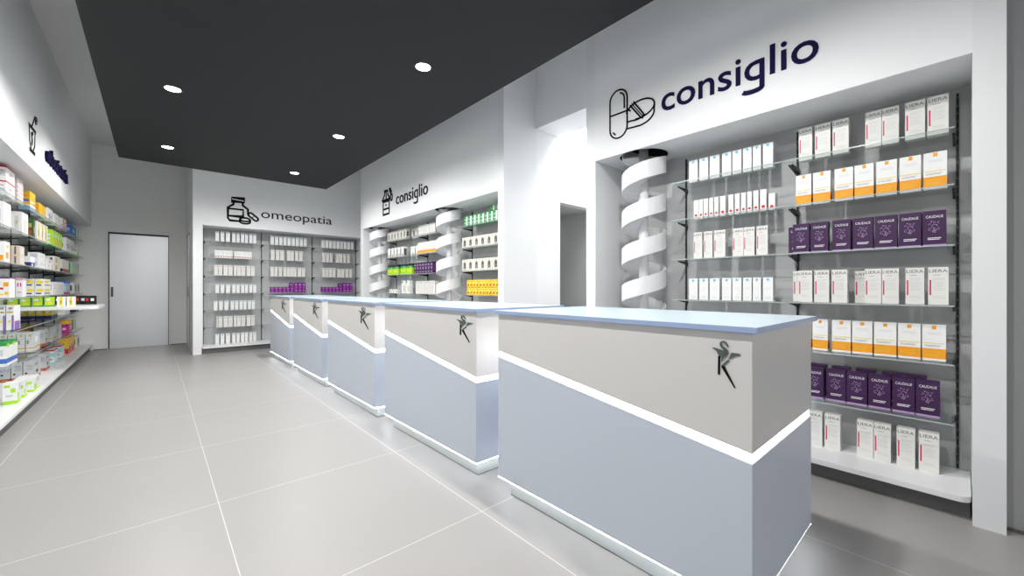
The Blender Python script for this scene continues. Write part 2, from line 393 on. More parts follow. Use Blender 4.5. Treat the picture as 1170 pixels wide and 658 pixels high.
# near niche, right bay (world Y of the left and right edge of every carton)
def spans(edges, st, d, h, gap=.003, back=0):
    return [((a + b) / 2, st, abs(a - b) - gap, d, h, 0, back) for a, b in edges]
X_R = 3.5
RB = ('nearest consiglio right bay', 'nearest right bay')
row_bay(*RB, 'R', X_R, 0, spans([(.792, .709), (.696, .606), (.597, .508), (.426, .345), (.345, .263), (.238, .148), (.141, .051)], 'liera', .06, .233))
row_bay(*RB, 'R', X_R, 1, spans([(.809, .715), (.707, .606), (.586, .485), (.480, .382), (.372, .272), (.263, .165), (.158, .057)], 'orange_band', .06, .222))
row_bay(*RB, 'R', X_R, 2, spans([(.828, .727), (.721, .619), (.598, .499), (.490, .385), (.379, .272), (.266, .165), (.161, .061)], 'purple', .055, .215)
        + [(.82, 'purple', .10, .055, .205, 0, .07), (.545, 'purple', .10, .055, .215, 0, .07), (.215, 'purple', .10, .055, .215, 0, .07)])
row_bay(*RB, 'R', X_R, 3, spans([(.795, .709), (.700, .613), (.602, .515), (.428, .345), (.345, .263), (.236, .151), (.138, .051)], 'liera', .06, .225)
        + [(.80, 'liera', .085, .06, .225, 0, .075), (.445, 'liera', .085, .06, .215, 0, .075)])
row_bay(*RB, 'R', X_R, 4, spans([(.812, .715), (.710, .621), (.600, .497), (.493, .388), (.383, .274), (.270, .167), (.163, .062)], 'orange_band', .06, .215))
row_bay(*RB, 'R', X_R - .02, 5, spans([(.740, .642), (.627, .520), (.518, .412), (.408, .300), (.294, .191), (.189, .086)], 'purple', .055, .218)
        + [(.69, 'purple', .10, .055, .232, 0, .07), (.56, 'purple', .10, .055, .232, 0, .07), (.43, 'purple', .10, .055, .232, 0, .07), (.30, 'purple', .10, .055, .232, 0, .07), (.195, 'purple', .10, .055, .232, 0, .07)])
row_bay(*RB, 'R', X_R, 6, spans([(.742, .652), (.640, .552), (.468, .384), (.384, .300), (.276, .191), (.178, .089)], 'liera', .06, .24))
# near niche, left bay
LB = ('nearest consiglio left bay', 'nearest left bay')
A8 = [(1.595, 1.519), (1.506, 1.431), (1.419, 1.339), (1.320, 1.248), (1.241, 1.172), (1.163, 1.098), (1.092, 1.033), (1.023, .952)]
row_bay(*LB, 'R', X_R, 0, spans(A8, 'blue_dot', .055, .192))
B13 = [(1.552, 1.514), (1.509, 1.474), (1.467, 1.433), (1.423, 1.390), (1.381, 1.348), (1.336, 1.293), (1.270, 1.233), (1.222, 1.185), (1.176, 1.140), (1.132, 1.098), (1.088, 1.051), (1.041, .997), (.984, .939)]
row_bay(*LB, 'R', X_R, 1, [((a + b) / 2, 'red_dot', a - b - .002, .07, .165 if i != 12 else .125) for i, (a, b) in enumerate(B13)])
row_bay(*LB, 'R', X_R, 2, spans([(1.554, 1.479), (1.467, 1.395), (1.385, 1.293), (1.237, 1.158), (1.158, 1.078), (1.067, .987)], 'liera', .06, .23))
row_bay(*LB, 'R', X_R, 3, spans([(a, b) for a, b in A8], 'blue_dot', .055, .182))

# far consiglio niche, left bay (between the two chutes) and right bay
FL = ('farther consiglio left bay', 'farther left bay'); FR = ('farther consiglio right bay', 'farther right bay')
def even(a, b, n, st, d, h, gap=.008, ez=0, back=0):
    s = (b - a) / n
    return [(a + s * (i + .5), st, abs(s) - gap, d, h, ez, back) for i in range(n)]
row_bay(*FL, 'R', X_R, 0, even(7.69, 6.90, 6, 'oval_window', .07, .19) + even(6.86, 6.50, 2, 'oval_window', .06, .18, back=.09) + even(6.44, 5.86, 6, 'liera_small', .07, .18))
row_bay(*FL, 'R', X_R, 1, even(7.70, 6.98, 5, 'bottle_print', .07, .19, .04) + even(6.90, 6.55, 2, 'bottle_print', .06, .18, .03, back=.09) + even(6.46, 5.82, 6, 'orange_band', .07, .205, .006))
row_bay(*FL, 'R', X_R, 2, even(7.70, 7.20, 2, 'lime_black', .10, .20, .02) + even(7.13, 6.66, 2, 'lime_black', .10, .20, .02) + even(6.60, 5.93, 7, 'purple_dark', .07, .20, .004))
row_bay(*FL, 'R', X_R, 3, even(7.62, 7.26, 3, 'leaf_print', .06, .08, .01) + even(7.10, 6.76, 2, 'leaf_print', .07, .24, .03) + even(6.70, 6.54, 1, 'bottle_print', .06, .21, back=.09) + even(6.50, 5.86, 7, 'liera_small', .07, .22, .012))
row_bay(*FR, 'R', X_R, 0, even(5.02, 4.22, 8, 'green_stripe', .07, .155, .006) + [(4.335, 'green_stripe', .10, .055, .075, .156), (4.235, 'green_stripe', .09, .055, .075, .156)])
row_bay(*FR, 'R', X_R, 1, even(5.077, 4.19, 6, 'oval_window', .08, .165, .006))
row_bay(*FR, 'R', X_R, 2, even(5.077, 4.19, 6, 'oval_window', .08, .178, .006))
row_bay(*FR, 'R', X_R, 3, even(4.951, 4.20, 5, 'yellow_red', .10, .112, .01) + even(4.951, 4.20, 5, 'yellow_red', .10, .112, .01, ez=.113))

# omeopatia niche (three bays on the end wall)
YB = 9.79
def sp2(edges, st, d, h): return [((a + b) / 2, st, b - a - .003, d, h) for a, b in edges]
A9 = [(.889, .950), (.973, 1.034), (1.060, 1.129), (1.162, 1.222), (1.236, 1.290), (1.310, 1.368), (1.379, 1.434), (1.455, 1.511), (1.521, 1.578)]
O1 = ('left bay under the omeopatia sign', 'omeopatia left bay'); O2 = ('middle bay under the omeopatia sign', 'omeopatia middle bay'); O3 = ('right bay under the omeopatia sign', 'omeopatia right bay')
C9 = [(.868, .932), (.936, 1.004), (1.018, 1.094), (1.098, 1.172), (1.189, 1.239), (1.241, 1.312), (1.314, 1.386), (1.406, 1.477), (1.481, 1.553)]
row_bay(*O1, 'B', YB, 0, sp2(A9, 'blue_dot', .055, .20))
row_bay(*O1, 'B', YB, 1, even(.877, 1.172, 7, 'red_dot', .07, .155, .003) + even(1.196, 1.50, 7, 'red_dot', .07, .150, .003))
row_bay(*O1, 'B', YB, 2, sp2(C9, 'liera_small', .06, .20))
row_bay(*O1, 'B', YB, 3, sp2(A9, 'blue_dot', .055, .17))
row_bay(*O1, 'B', YB, 4, sp2([(a - .025, b - .025) for a, b in A9], 'blue_dot', .055, .18))
row_bay(*O1, 'B', YB, 5, sp2([(.905, .93)] + C9[1:], 'liera_small', .06, .21))
row_bay(*O1, 'B', YB, 6, sp2(A9, 'blue_dot', .055, .20))
row_bay(*O2, 'B', YB, 0, even(1.83, 2.555, 9, 'blue_dot', .055, .20, .018))
row_bay(*O2, 'B', YB, 1, sp2([(1.840, 1.914), (1.934, 2.007), (2.015, 2.091), (2.148, 2.217), (2.218, 2.287), (2.308, 2.372), (2.388, 2.461)], 'liera_small', .06, .22))
row_bay(*O2, 'B', YB, 2, sp2([(1.835, 1.902), (1.908, 1.972), (1.99, 2.058), (2.075, 2.143), (2.146, 2.206), (2.208, 2.273), (2.274, 2.340), (2.359, 2.435), (2.440, 2.515)], 'liera_small', .06, .20))
row_bay(*O2, 'B', YB, 3, even(1.832, 2.287, 6, 'purple_small', .06, .122, .006) + even(2.290, 2.529, 3, 'purple_small', .06, .222, .006) + [(2.25, 'purple_small', .07, .06, .215, 0, .07)])
row_bay(*O3, 'B', YB, 0, even(2.852, 3.594, 9, 'blue_dot', .055, .19, .02))
row_bay(*O3, 'B', YB, 1, sp2([(2.872, 2.943), (2.955, 3.022), (3.035, 3.100), (3.175, 3.250), (3.252, 3.327), (3.345, 3.410), (3.430, 3.499)], 'liera_small', .06, .22))
row_bay(*O3, 'B', YB, 2, even(2.865, 3.170, 4, 'liera_small', .06, .21, .008) + sp2([(3.21, 3.29), (3.292, 3.372), (3.392, 3.462), (3.480, 3.550)], 'liera_small', .06, .20))
row_bay(*O3, 'B', YB, 3, even(2.858, 3.327, 6, 'purple_small', .06, .122, .006) + even(3.330, 3.565, 3, 'purple_small', .06, .222, .006) + [(3.29, 'purple_small', .07, .06, .215, 0, .07)])

# left wall: every facing is n_y boxes along the shelf, n_x boxes deep, t tiers high
XL = -1.10
LEFT = [
 (0, 'red_top', 'big white carton with red top', 6.30, .33, 1, .075, 2, .145, 2),
 (0, 'pink_stripe_flat', 'flat pink-striped box in pile', 6.74, .25, 1, .10, 2, .044, 6),
 (0, 'amber_swoosh', 'orange carton with blue swoosh', 7.30, .30, 1, .085, 1, .225, 1),
 (0, 'amber', 'orange carton with pale base', 7.80, .42, 2, .07, 1, .165, 1),
 (0, 'violet_print', 'white carton with violet print', 8.36, .36, 1, .09, 1, .19, 1),
 (0, 'plain', 'plain white carton', 8.88, .48, 2, .09, 1, .18, 1),
 (0, 'orange_corner', 'pinkish carton with orange corner', 9.55, .38, 1, .09, 1, .20, 1),
 (0, 'blue', 'blue carton', 10.50, .45, 1, .12, 1, .19, 1),
 (0, 'green_white', 'green and white carton', 11.10, .34, 2, .09, 1, .20, 1),
 (1, 'plain', 'plain white carton', 6.20, .28, 2, .09, 2, .25, 1),
 (1, 'white_yellow', 'white carton with faint yellow print', 6.92, .30, 1, .075, 3, .25, 1),
 (1, 'dark_green', 'slim dark green carton', 7.48, .10, 1, .06, 1, .25, 1),
 (1, 'yellow_stripe', 'white carton with yellow stripe', 7.68, .68, 3, .08, 1, .245, 1),
 (1, 'lime', 'lime green carton', 8.66, .86, 4, .11, 1, .245, 1),
 (1, 'violet_print', 'wide white carton with violet print', 9.90, .88, 2, .12, 1, .25, 1),
 (1, 'leafy', 'small carton with green leaves', 11.12, .40, 1, .09, 1, .18, 1),
 (2, 'orange_white', 'white carton with orange and yellow', 6.24, .20, 1, .09, 2, .21, 1),
 (2, 'beige', 'beige carton with brown mark', 6.82, .22, 1, .06, 3, .105, 2),
 (2, 'navy_base', 'white carton with navy base', 7.32, .24, 1, .09, 1, .125, 1),
 (2, 'text_white', 'white carton with violet text', 7.78, .40, 1, .09, 1, .10, 2),
 (2, 'orange_spot', 'white carton with orange spot', 8.34, .34, 1, .09, 1, .15, 1),
 (2, 'cream', 'cream carton', 8.84, .48, 1, .09, 1, .11, 2),
 (2, 'dark_red_base', 'cream carton with dark red base', 9.50, .66, 3, .09, 1, .21, 1),
 (2, 'green_white', 'green and white carton', 10.44, 1.0, 4, .09, 1, .21, 1),
 (3, 'fruit', 'white carton with orange fruit', 6.42, .22, 1, .08, 3, .21, 1),
 (3, 'pink', 'white carton with pink marks', 6.96, .16, 1, .05, 2, .21, 1),
 (3, 'yellow_white', 'white carton with yellow label', 8.10, .46, 1, .075, 3, .11, 2),
 (3, 'text_white', 'white carton with violet text', 8.75, .90, 3, .09, 1, .19, 1),
 (3, 'sky_red', 'sky blue carton with red base', 9.90, .40, 1, .14, 2, .22, 1),
 (3, 'oval_window', 'cream carton with dark window', 10.75, .76, 2, .12, 1, .20, 1),
 (4, 'rainbow', 'white rainbow and violet carton', 6.58, .28, 1, .05, 4, .255, 1),
 (4, 'yellow_navy', 'yellow carton with navy base', 8.62, .50, 2, .07, 4, .135, 1),
 (4, 'plain', 'plain white carton', 9.70, .58, 2, .09, 2, .17, 1),
 (4, 'black_red', 'black carton with red spot', 10.95, .40, 1, .08, 1, .17, 1),
 (5, 'blue_green', 'blue banded carton with green top', 6.30, .44, 2, .065, 3, .235, 1),
 (5, 'cream_gold', 'silvery carton with gold bands', 7.50, .36, 1, .062, 4, .225, 1),
 (5, 'grey_rust', 'grey carton with rust base', 8.16, .22, 1, .08, 1, .22, 1),
 (5, 'cream_gold', 'wide silvery carton with gold bands', 8.70, .34, 1, .085, 2, .22, 1),
 (5, 'plain', 'plain white carton', 9.22, .24, 1, .07, 2, .22, 1),
 (5, 'magenta', 'magenta and yellow carton', 10.20, .34, 1, .11, 1, .22, 1),
 (5, 'green_white', 'green and white carton', 10.80, .33, 1, .09, 1, .22, 1),
 (6, 'grey_rust', 'grey carton with rust base', 7.52, .38, 1, .086, 3, .235, 1),
 (6, 'grey_rust', 'slimmer grey carton with rust base', 8.22, .28, 1, .075, 2, .235, 1),
 (6, 'white_aqua', 'white carton with aqua bands', 8.82, .30, 1, .085, 1, .215, 1),
 (6, 'white_aqua', 'farther white carton with aqua bands', 9.40, .34, 1, .085, 1, .215, 1),
 (6, 'orange_red', 'orange and red carton', 10.10, .72, 3, .11, 1, .26, 1),
 (6, 'oval_window', 'cream carton with dark window', 11.10, .38, 1, .10, 1, .20, 1),
]
AISLE = ['', 'foremost', 'second row back', 'third row back', 'fourth row back']
for k, st, desc, y0, length, ny, d, nx, h, tiers in LEFT:
    w = length / ny - .008
    for i in range(ny):
        for j in range(nx):
            for t in range(tiers):
                y = y0 + (i + .5) * length / ny
                x = XL - d / 2 - j * (d + .006)
                o = add('remedy_carton', carton(st, w, d, h), None, (x, y, SHELF_Z[k] + t * (h + .0005)), PI / 2)
                q = []
                if nx > 1: q.append(AISLE[j + 1])
                if ny > 1: q.append(ORD[i + 1] + ' along')
                if tiers == 2: q.append('upper' if t else 'lower')
                if tiers > 2: q.append(ORD[t + 1] + ' up')
                tag(o, f"{desc}, " + (', '.join(q) + ', ' if q else '') + f"{ORD[k + 1]} shelf down, left wall", 'carton', f"cartons on shelf {k + 1} of the left wall")
# leafy cartons standing at the front of the left wall's white board
for i, (x, y, w, h, d_) in enumerate([(-1.04, 6.15, .14, .20, .09), (-1.04, 6.42, .12, .17, .09), (-1.045, 6.80, .28, .145, .14)]):
    o = add('remedy_carton', carton('leafy', w, d_, h), None, (x, y, SHELF_Z[6]), PI / 2)
    tag(o, ['tall green and white carton on the board edge, bottom left of the left wall',
            'narrow green and white carton between tall and low ones on the left wall board',
            'low wide green and white carton lying on the left wall board'][i], 'carton', 'green and white cartons on the board edge')
# plum cartons at the back
for i in range(3):
    o = add('remedy_carton', carton('plum_amber', .20, .10, .19), None, (-1.36, 8.6 + .3 * i, SHELF_Z[5]), PI / 2)
    tag(o, f"amber and navy carton at the back of the sixth shelf, {ORD[i + 1]} along, left wall", 'carton', 'amber cartons at the back of the left wall')

# ------------------------------------------------------------------ shelves, uprights
def bracket_mb(depth, face):
    m = MB(); pts = [(0, -.006), (0, -.042), (.03, -.034), (depth - .015, -.014), (depth, -.006)]
    m.prism(pts, -.006, .006, 'y', DARK); return m
def glass_shelf(face, a, b, back, front, z, label, group, ends=(1, 1), clip=True):
    """a..b along the wall; back/front: distance positions"""
    t = thing('glass_shelf', label, 'shelf', ((back, (a + b) / 2, z) if face in 'RL' else ((a + b) / 2, back, z)), 0, group)
    L = abs(b - a); D = abs(front - back); sgn = 1 if front > back else -1
    g = MB()
    if face in 'RL': x = sorted((0, sgn * D)); g.box(x[0], x[1], -L / 2, L / 2, -.008, -.0005, GLASS, {('+x' if sgn > 0 else '-x'): GEDGE})
    else: x = sorted((0, sgn * D)); g.box(-L / 2, L / 2, x[0], x[1], -.008, -.0005, GLASS, {'-y': GEDGE})
    part('glass_plate', g, t)
    for s in (-1, 1):
        if not ends[(s + 1) // 2]: continue
        bm = bracket_mb(D * .62, face)
        o = part('bracket', bm, t)
        off = s * (L / 2 - .004)
        if face in 'RL': o.location = (0, off, -.0025); o.rotation_euler = (0, 0, 0 if sgn > 0 else PI)
        else: o.location = (off, 0, -.0025); o.rotation_euler = (0, 0, -PI / 2)
    return t
def upright(face, p, back, z0, z1, label, group):
    m = MB()
    if face in 'RL':
        s = 1 if face == 'L' else -1
        x = sorted((back + s * .001, back + s * .014)); m.box(x[0], x[1], p - .006, p + .006, z0, z1, DARK)
        zz = z0 + .03
        while zz < z1 - .03: 
            x2 = sorted((back + s * .014, back + s * .0145)); m.box(x2[0], x2[1], p - .003, p + .003, zz, zz + .012, KICK); zz += .05
    else: m.box(p - .007, p + .007, back - .014, back - .001, z0, z1, DARK)
    o = add('shelf_upright', m.mesh('shelf_upright')); tag(o, label, 'shelf upright', group)

def bay(face, a, b, back, front, region, ks=range(6), ends=(1, 1)):
    for k in ks:
        glass_shelf(face, a, b, back, front, SHELF_Z[k], f"clear glass shelf on dark brackets, {ORD[k + 1]} down, {region}", f"glass shelves of the {region}", ends)
XBK = 3.71
bay('R', .028, .838, XBK - .016, 3.395, 'right bay of nearest consiglio display')
bay('R', .848, 1.70, XBK - .016, 3.395, 'left bay of nearest consiglio display')
for p, l in ((.018, 'rightmost'), (.843, 'middle'), (1.70, 'leftmost')):
    upright('R', p if p != 1.70 else 1.712, XBK, .14, 2.45, f"{l} slotted black upright in nearest consiglio display", 'uprights in the nearest consiglio display')
bay('R', 3.90, 5.08, XBK - .016, 3.395, 'right bay of farther consiglio display', range(6))
bay('R', 5.60, 6.45, XBK - .016, 3.395, 'middle bay of farther consiglio display', range(6))
bay('R', 6.46, 7.72, XBK - .016, 3.395, 'left bay of farther consiglio display', range(6))
for p, l in ((5.091, 'right'), (6.455, 'middle'), (7.722, 'left')):
    upright('R', p, XBK, .14, 2.44, f"{l} black upright in farther consiglio display", 'uprights in the farther consiglio display')
YBK = 10.0
for a, b, r in ((.72, 1.70, 'left bay under omeopatia sign'), (1.71, 2.705, 'middle bay under omeopatia sign'), (2.717, 3.71, 'right bay under omeopatia sign')):
    bay('B', a, b, YBK - .016, 9.70, r, range(6))
for p, l in ((.712, 'leftmost'), (1.705, 'second'), (2.711, 'third'), (3.716, 'rightmost')):
    upright('B', p, YBK, .14, 2.43, f"{l} black upright behind the omeopatia shelves", 'uprights behind the omeopatia shelves')
XLB = -1.449
for i in range(7):
    a = 4.35 + i * 1.035
    bay('L', a, a + 1.025, XLB + .016, -1.055, f"{ORD[i + 1]} bay of left wall from the camera", range(6))
for i in range(8):
    upright('L', 4.345 + i * 1.035, XLB, .14, 2.46, f"black upright on left wall, {ORD[i + 1]} from the camera", 'uprights on the left wall')

# ------------------------------------------------------------------ tongue-shaped counter shelf jutting from the left wall, with goods
tz = 1.0
m = MB(); pts = [(-1.43, 8.0)]
n = 10
x1, ya, yb = -.59, 8.0, 9.35
for i in range(n + 1):
    a = -PI / 2 + PI / 2 * i / n; pts.append((x1 - .12 + .12 * math.cos(a), ya + .12 + .12 * math.sin(a)))
for i in range(n + 1):
    a = PI / 2 * i / n; pts.append((x1 - .40 + .40 * math.cos(a), yb - .40 + .40 * math.sin(a)))
pts.append((-1.43, yb))
m.prism(pts, tz - .045, tz, 'z', BOARD)
ct = add('counter_shelf', m.mesh('counter_shelf', bevel=.004)); tag(ct, 'white rounded tongue-shaped board jutting from the left wall shelving', 'shelf')
for i in range(4):
    o = add('remedy_carton', carton('lime', .085, .07, .120 if i < 2 else .130), None, (-1.375 + .105 * i, 8.20, tz + .0006))
    tag(o, f"small lime green carton on white jutting board, {ORD[i + 1]} from left", 'carton', 'lime cartons on the jutting board')
for i in range(2):
    o = add('remedy_carton', carton('yellow_stripe', .08, .07, .132), None, (-.955 + .09 * i, 8.22, tz + .0006))
    tag(o, f"white and yellow carton on the jutting board, {['left', 'right'][i]} one", 'carton', 'yellow striped cartons on the jutting board')
for i in range(4):
    o = add('remedy_carton', carton('black_red', .12, .08, .132), None, (-1.10 + .128 * i if i < 3 else -.73, 9.02 if i < 3 else 8.86, tz + .0006))
    tag(o, f"black carton with red spot on the jutting board, {ORD[i + 1]} from left", 'carton', 'black cartons on the jutting board')

# ------------------------------------------------------------------ base boards of the displays
def base_board(x0, x1, y0, y1, label, r=.05, cx='-x'):
    m = MB(); pts = []
    cs = {'-x': [(x0, y0, PI, 1.5 * PI), (x0, y1, PI / 2, PI)], '+x': [(x1, y0, 1.5 * PI, 2 * PI), (x1, y1, 0, PI / 2)], '-y': [(x0, y0, PI, 1.5 * PI), (x1, y0, 1.5 * PI, 2 * PI)]}[cx]
    def arc(c):
        X, Y, a0, a1 = c
        ox = X + (r if X == x0 else -r); oy = Y + (r if Y == y0 else -r)
        return [(ox + r * math.cos(a0 + (a1 - a0) * i / 6), oy + r * math.sin(a0 + (a1 - a0) * i / 6)) for i in range(7)]
    for (X, Y) in ((x0, y0), (x1, y0), (x1, y1), (x0, y1)):
        hit = [c for c in cs if c[0] == X and c[1] == Y]
        pts += arc(hit[0]) if hit else [(X, Y)]
    m.prism(pts, .100, .1325, 'z', BOARD)
    o = add('base_board', m.mesh('base_board', bevel=.002)); tag(o, label, 'shelf board')
base_board(3.228, 3.705, -.034, 2.378, 'white base board with rounded corner under nearest consiglio display')
base_board(3.228, 3.705, 3.87, 8.226, 'white base board under the farther consiglio display', .02)
base_board(.665, 3.70, 9.515, 9.995, 'white base board under the omeopatia shelves', .02, '-y')
base_board(-1.445, -.93, 2.0, 11.595, 'long white base board along the left wall shelving', .02, '+x')
for nm, b in (('trim_1', (3.30, 3.33, -.03, 2.375)), ('trim_2', (3.26, 3.29, 3.872, 8.224)), ('trim_3', (.67, 3.69, 9.55, 9.58)), ('trim_4', (-1.00, -.97, 2.0, 11.59))):
    m = MB(); m.box(b[0], b[1], b[2], b[3], 0, .0995, KICK); struct(nm, m)

# ------------------------------------------------------------------ spiral chutes and their holes
HOLES = [(3.43, 1.99), (3.43, 5.327), (3.44, 7.935)]
def soffit(mb, x0, x1, y0, y1, z0, z1, hole, r, m, n=48):
    cx, cy = hole; ang = [2 * PI * i / n for i in range(n)]
    for c in ((x0, y0), (x1, y0), (x1, y1), (x0, y1)): ang.append(math.atan2(c[1] - cy, c[0] - cx) % (2 * PI))
    ang = sorted(set(round(a, 6) for a in ang))
    def outer(a):
        dx, dy = math.cos(a), math.sin(a); t = 1e9
        if dx > 1e-9: t = min(t, (x1 - cx) / dx)
        if dx < -1e-9: t = min(t, (x0 - cx) / dx)
        if dy > 1e-9: t = min(t, (y1 - cy) / dy)
        if dy < -1e-9: t = min(t, (y0 - cy) / dy)
        return (cx + dx * t, cy + dy * t)
    N = len(ang)
    for i in range(N):
        a, b = ang[i], ang[(i + 1) % N]
        pa, pb = (cx + r * math.cos(a), cy + r * math.sin(a)), (cx + r * math.cos(b), cy + r * math.sin(b)); qa, qb = outer(a), outer(b)
        mb.face([(*pa, z0), (*pb, z0), (*qb, z0), (*qa, z0)], m)
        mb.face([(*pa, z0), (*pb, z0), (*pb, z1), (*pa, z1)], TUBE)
def chute(loc, z_top, label):
    t = thing('spiral_chute', label, 'spiral chute', (loc[0], loc[1], 0), 0, None)
    R, r0, pitch, hw, th = .200, .038, .345, .155, .012
    m = MB(); seg = 40
    phi_f = math.atan2(-loc[1], -loc[0])            # direction of the aisle-side viewer's arc start
    phi0 = math.atan2(-1.99, -3.42) - PI / 2
    def zat(phi): return 2.143 + pitch * (phi - phi0) / (2 * PI)
    p_lo = phi0 - 2 * PI * 5.6; p_hi = phi0 + 2 * PI * .98
    N = int((p_hi - p_lo) / (2 * PI) * seg); prev = None
    for i in range(N + 1):
        ph = p_lo + (p_hi - p_lo) * i / N; z = zat(ph); c, s = math.cos(ph), math.sin(ph)
        prof = [(r0, z), (R, z), (R, z + hw), (R - th, z + hw), (R - th, z + th), (r0, z + th)]
        ring = [(c * a, s * a, b) for a, b in prof]
        if prev:
            for k in range(6): m.face([prev[k], ring[k], ring[(k + 1) % 6], prev[(k + 1) % 6]], SPIR)
        else: m.face(ring, SPIR)
        prev = ring
    m.face(prev, SPIR)
    me = m.mesh('slide'); bm = bmesh.new(); bm.from_mesh(me); bmesh.ops.remove_doubles(bm, verts=bm.verts, dist=1e-5)
    bmesh.ops.recalc_face_normals(bm, faces=bm.faces); bm.to_mesh(me); bm.free()
    add('slide', me, t)
    pm = MB(); pm.cyl(0, 0, .134, z_top, .042, SPIR, 24)
    o = part('pole', pm, t)
    for f in o.data.polygons: f.use_smooth = abs(f.normal.z) < .5
    return t
chute(HOLES[0], 2.66, 'white spiral slide around a pole in the nearest consiglio display')
chute(HOLES[1], 2.66, 'white spiral slide in the middle of the farther consiglio display')
chute(HOLES[2], 2.66, 'white spiral slide at far left end of the farther consiglio display')

# ------------------------------------------------------------------ structure
CZ = 4.15
def wall(name, *boxes, m=WALL):
    mb = MB()
    for b in boxes: mb.box(*b[:6], b[6] if len(b) > 6 else m)
    return struct(name, mb)
fl = MB(); fl.face([(-1.6, -4, 0), (6.6, -4, 0), (6.6, 12.2, 0), (-1.6, 12.2, 0)], FLOOR); fl.face([(-1.6, -4, -.05), (-1.6, 12.2, -.05), (6.6, 12.2, -.05), (6.6, -4, -.05)], FLOOR)
struct('floor', fl)
wall('ceiling', (-1.6, 6.6, -4, 12.2, CZ, CZ + .1, CEILM))
# nearest display on the right
m = MB()
m.box(3.21, 3.78, 2.38, 2.49, 0, CZ, DISPLAY); m.box(3.21, 3.78, -.15, -.037, 0, CZ, DISPLAY)
m.box(3.21, 3.235, -.037, 2.38, 2.488, CZ, WALL)
m.box(3.71, 3.78, -.037, 2.38, 0, CZ, BACK)
m.box(3.235, 3.71, -.037, 1.60, 2.488, 2.51, DISPLAY)
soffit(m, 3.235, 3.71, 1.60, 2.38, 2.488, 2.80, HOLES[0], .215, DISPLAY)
struct('wall_right_near', m)
# farther display on the right
m = MB()
m.box(3.21, 3.78, 3.756, 3.867, 0, CZ, DISPLAY); m.box(3.21, 3.78, 8.229, 8.36, 0, CZ, DISPLAY)
m.box(3.21, 3.235, 3.867, 8.229, 2.468, CZ, WALL); m.box(3.71, 3.78, 3.867, 8.229, 0, CZ, BACK)
m.box(3.235, 3.71, 3.867, 4.9, 2.468, 2.49, DISPLAY); m.box(3.235, 3.71, 5.75, 7.4, 2.468, 2.49, DISPLAY)
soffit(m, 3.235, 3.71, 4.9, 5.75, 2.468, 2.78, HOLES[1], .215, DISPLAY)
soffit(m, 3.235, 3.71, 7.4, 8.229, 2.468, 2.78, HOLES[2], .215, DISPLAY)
struct('wall_right_far', m)
# passage wall between the displays, doorway and the lit room behind
wall('wall_passage', (3.78, 4.25, 3.756, 3.90, 0, CZ), (4.25, 5.22, 3.756, 3.90, 2.455, CZ))
wall('trim_5', (3.763, 4.222, 2.49, 3.756, 3.355, CZ))
wall('wall_corridor', (5.14, 5.22, 3.90, 6.3, 0, 2.455, GREYWALL), (4.17, 4.25, 3.90, 6.3, 0, 2.455, GREYWALL), (4.17, 5.22, 6.3, 6.38, 0, 2.455, GREYWALL), (4.17, 5.22, 3.901, 6.38, 2.455, 2.50, GREYWALL))
wall('wall_back_room', (5.22, 5.30, -1.2, 3.90, 0, CZ), (3.78, 5.22, -1.3, -1.2, 0, CZ))
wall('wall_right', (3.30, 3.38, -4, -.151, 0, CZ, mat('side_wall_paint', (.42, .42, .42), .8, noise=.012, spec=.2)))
b = MB(); b.box(3.285, 3.299, -4, -.152, 0, .012, KICK); struct('baseboard_right', b)
# omeopatia wall
m = MB()
m.box(.526, .655, 9.5, 11.6, 0, CZ, WALL)
m.box(.655, 3.78, 9.5, 9.525, 2.44, CZ, WALL); m.box(.655, 3.72, 9.525, 10.0, 2.44, 2.46, DISPLAY)
m.box(3.72, 3.78, 9.5, 10.07, 0, 2.44, DISPLAY); m.box(.655, 3.72, 10.0, 10.07, 0, 2.46, BACK)
m.box(.655, .675, 9.525, 10.0, .14, 2.44, DISPLAY)
struct('wall_omeopatia', m)
wall('wall_recess', (3.78, 3.86, 8.36, 10.07, 0, CZ))
wall('wall_end', (-1.55, .526, 11.6, 11.7, 0, CZ, mat('end_wall_paint', (.86, .87, .86), .8, noise=.012, spec=.2)))
b = MB(); b.box(-.92, -.73, 11.586, 11.5995, 0, .014, KICK); b.box(.25, .52, 11.586, 11.5995, 0, .014, KICK); struct('baseboard_end', b)
m = MB(); m.box(-.974, -.949, 2.0, 11.6, 2.488, CZ, WALL); m.box(-1.449, -.974, 2.0, 11.6, 2.488, 2.51, DISPLAY); m.box(-1.449, -.949, 1.9, 1.999, 2.488, CZ, DISPLAY)
struct('wall_left', m)
m = MB(); m.box(-1.449, -.949, 1.9, 1.999, 0, 2.4875, DISPLAY); struct('wall_left_end', m)
m = MB(); m.box(-1.55, -1.4495, -4, 11.6, 0, CZ, BACK); struct('wall_left_back', m)
# hung anthracite ceiling panel
m = MB(); m.box(-.404, 2.527, -3.2, 8.36, 3.2, 3.235, PANEL)
for x in (.2, 1.9):
    for y in (-2.5, 1.5, 5, 8): m.cyl(x, y, 3.235, CZ, .012, DARK, 8)
tag(add('ceiling_panel', m.mesh('ceiling_panel')), 'large anthracite suspended ceiling panel holding the downlights', 'ceiling panel')

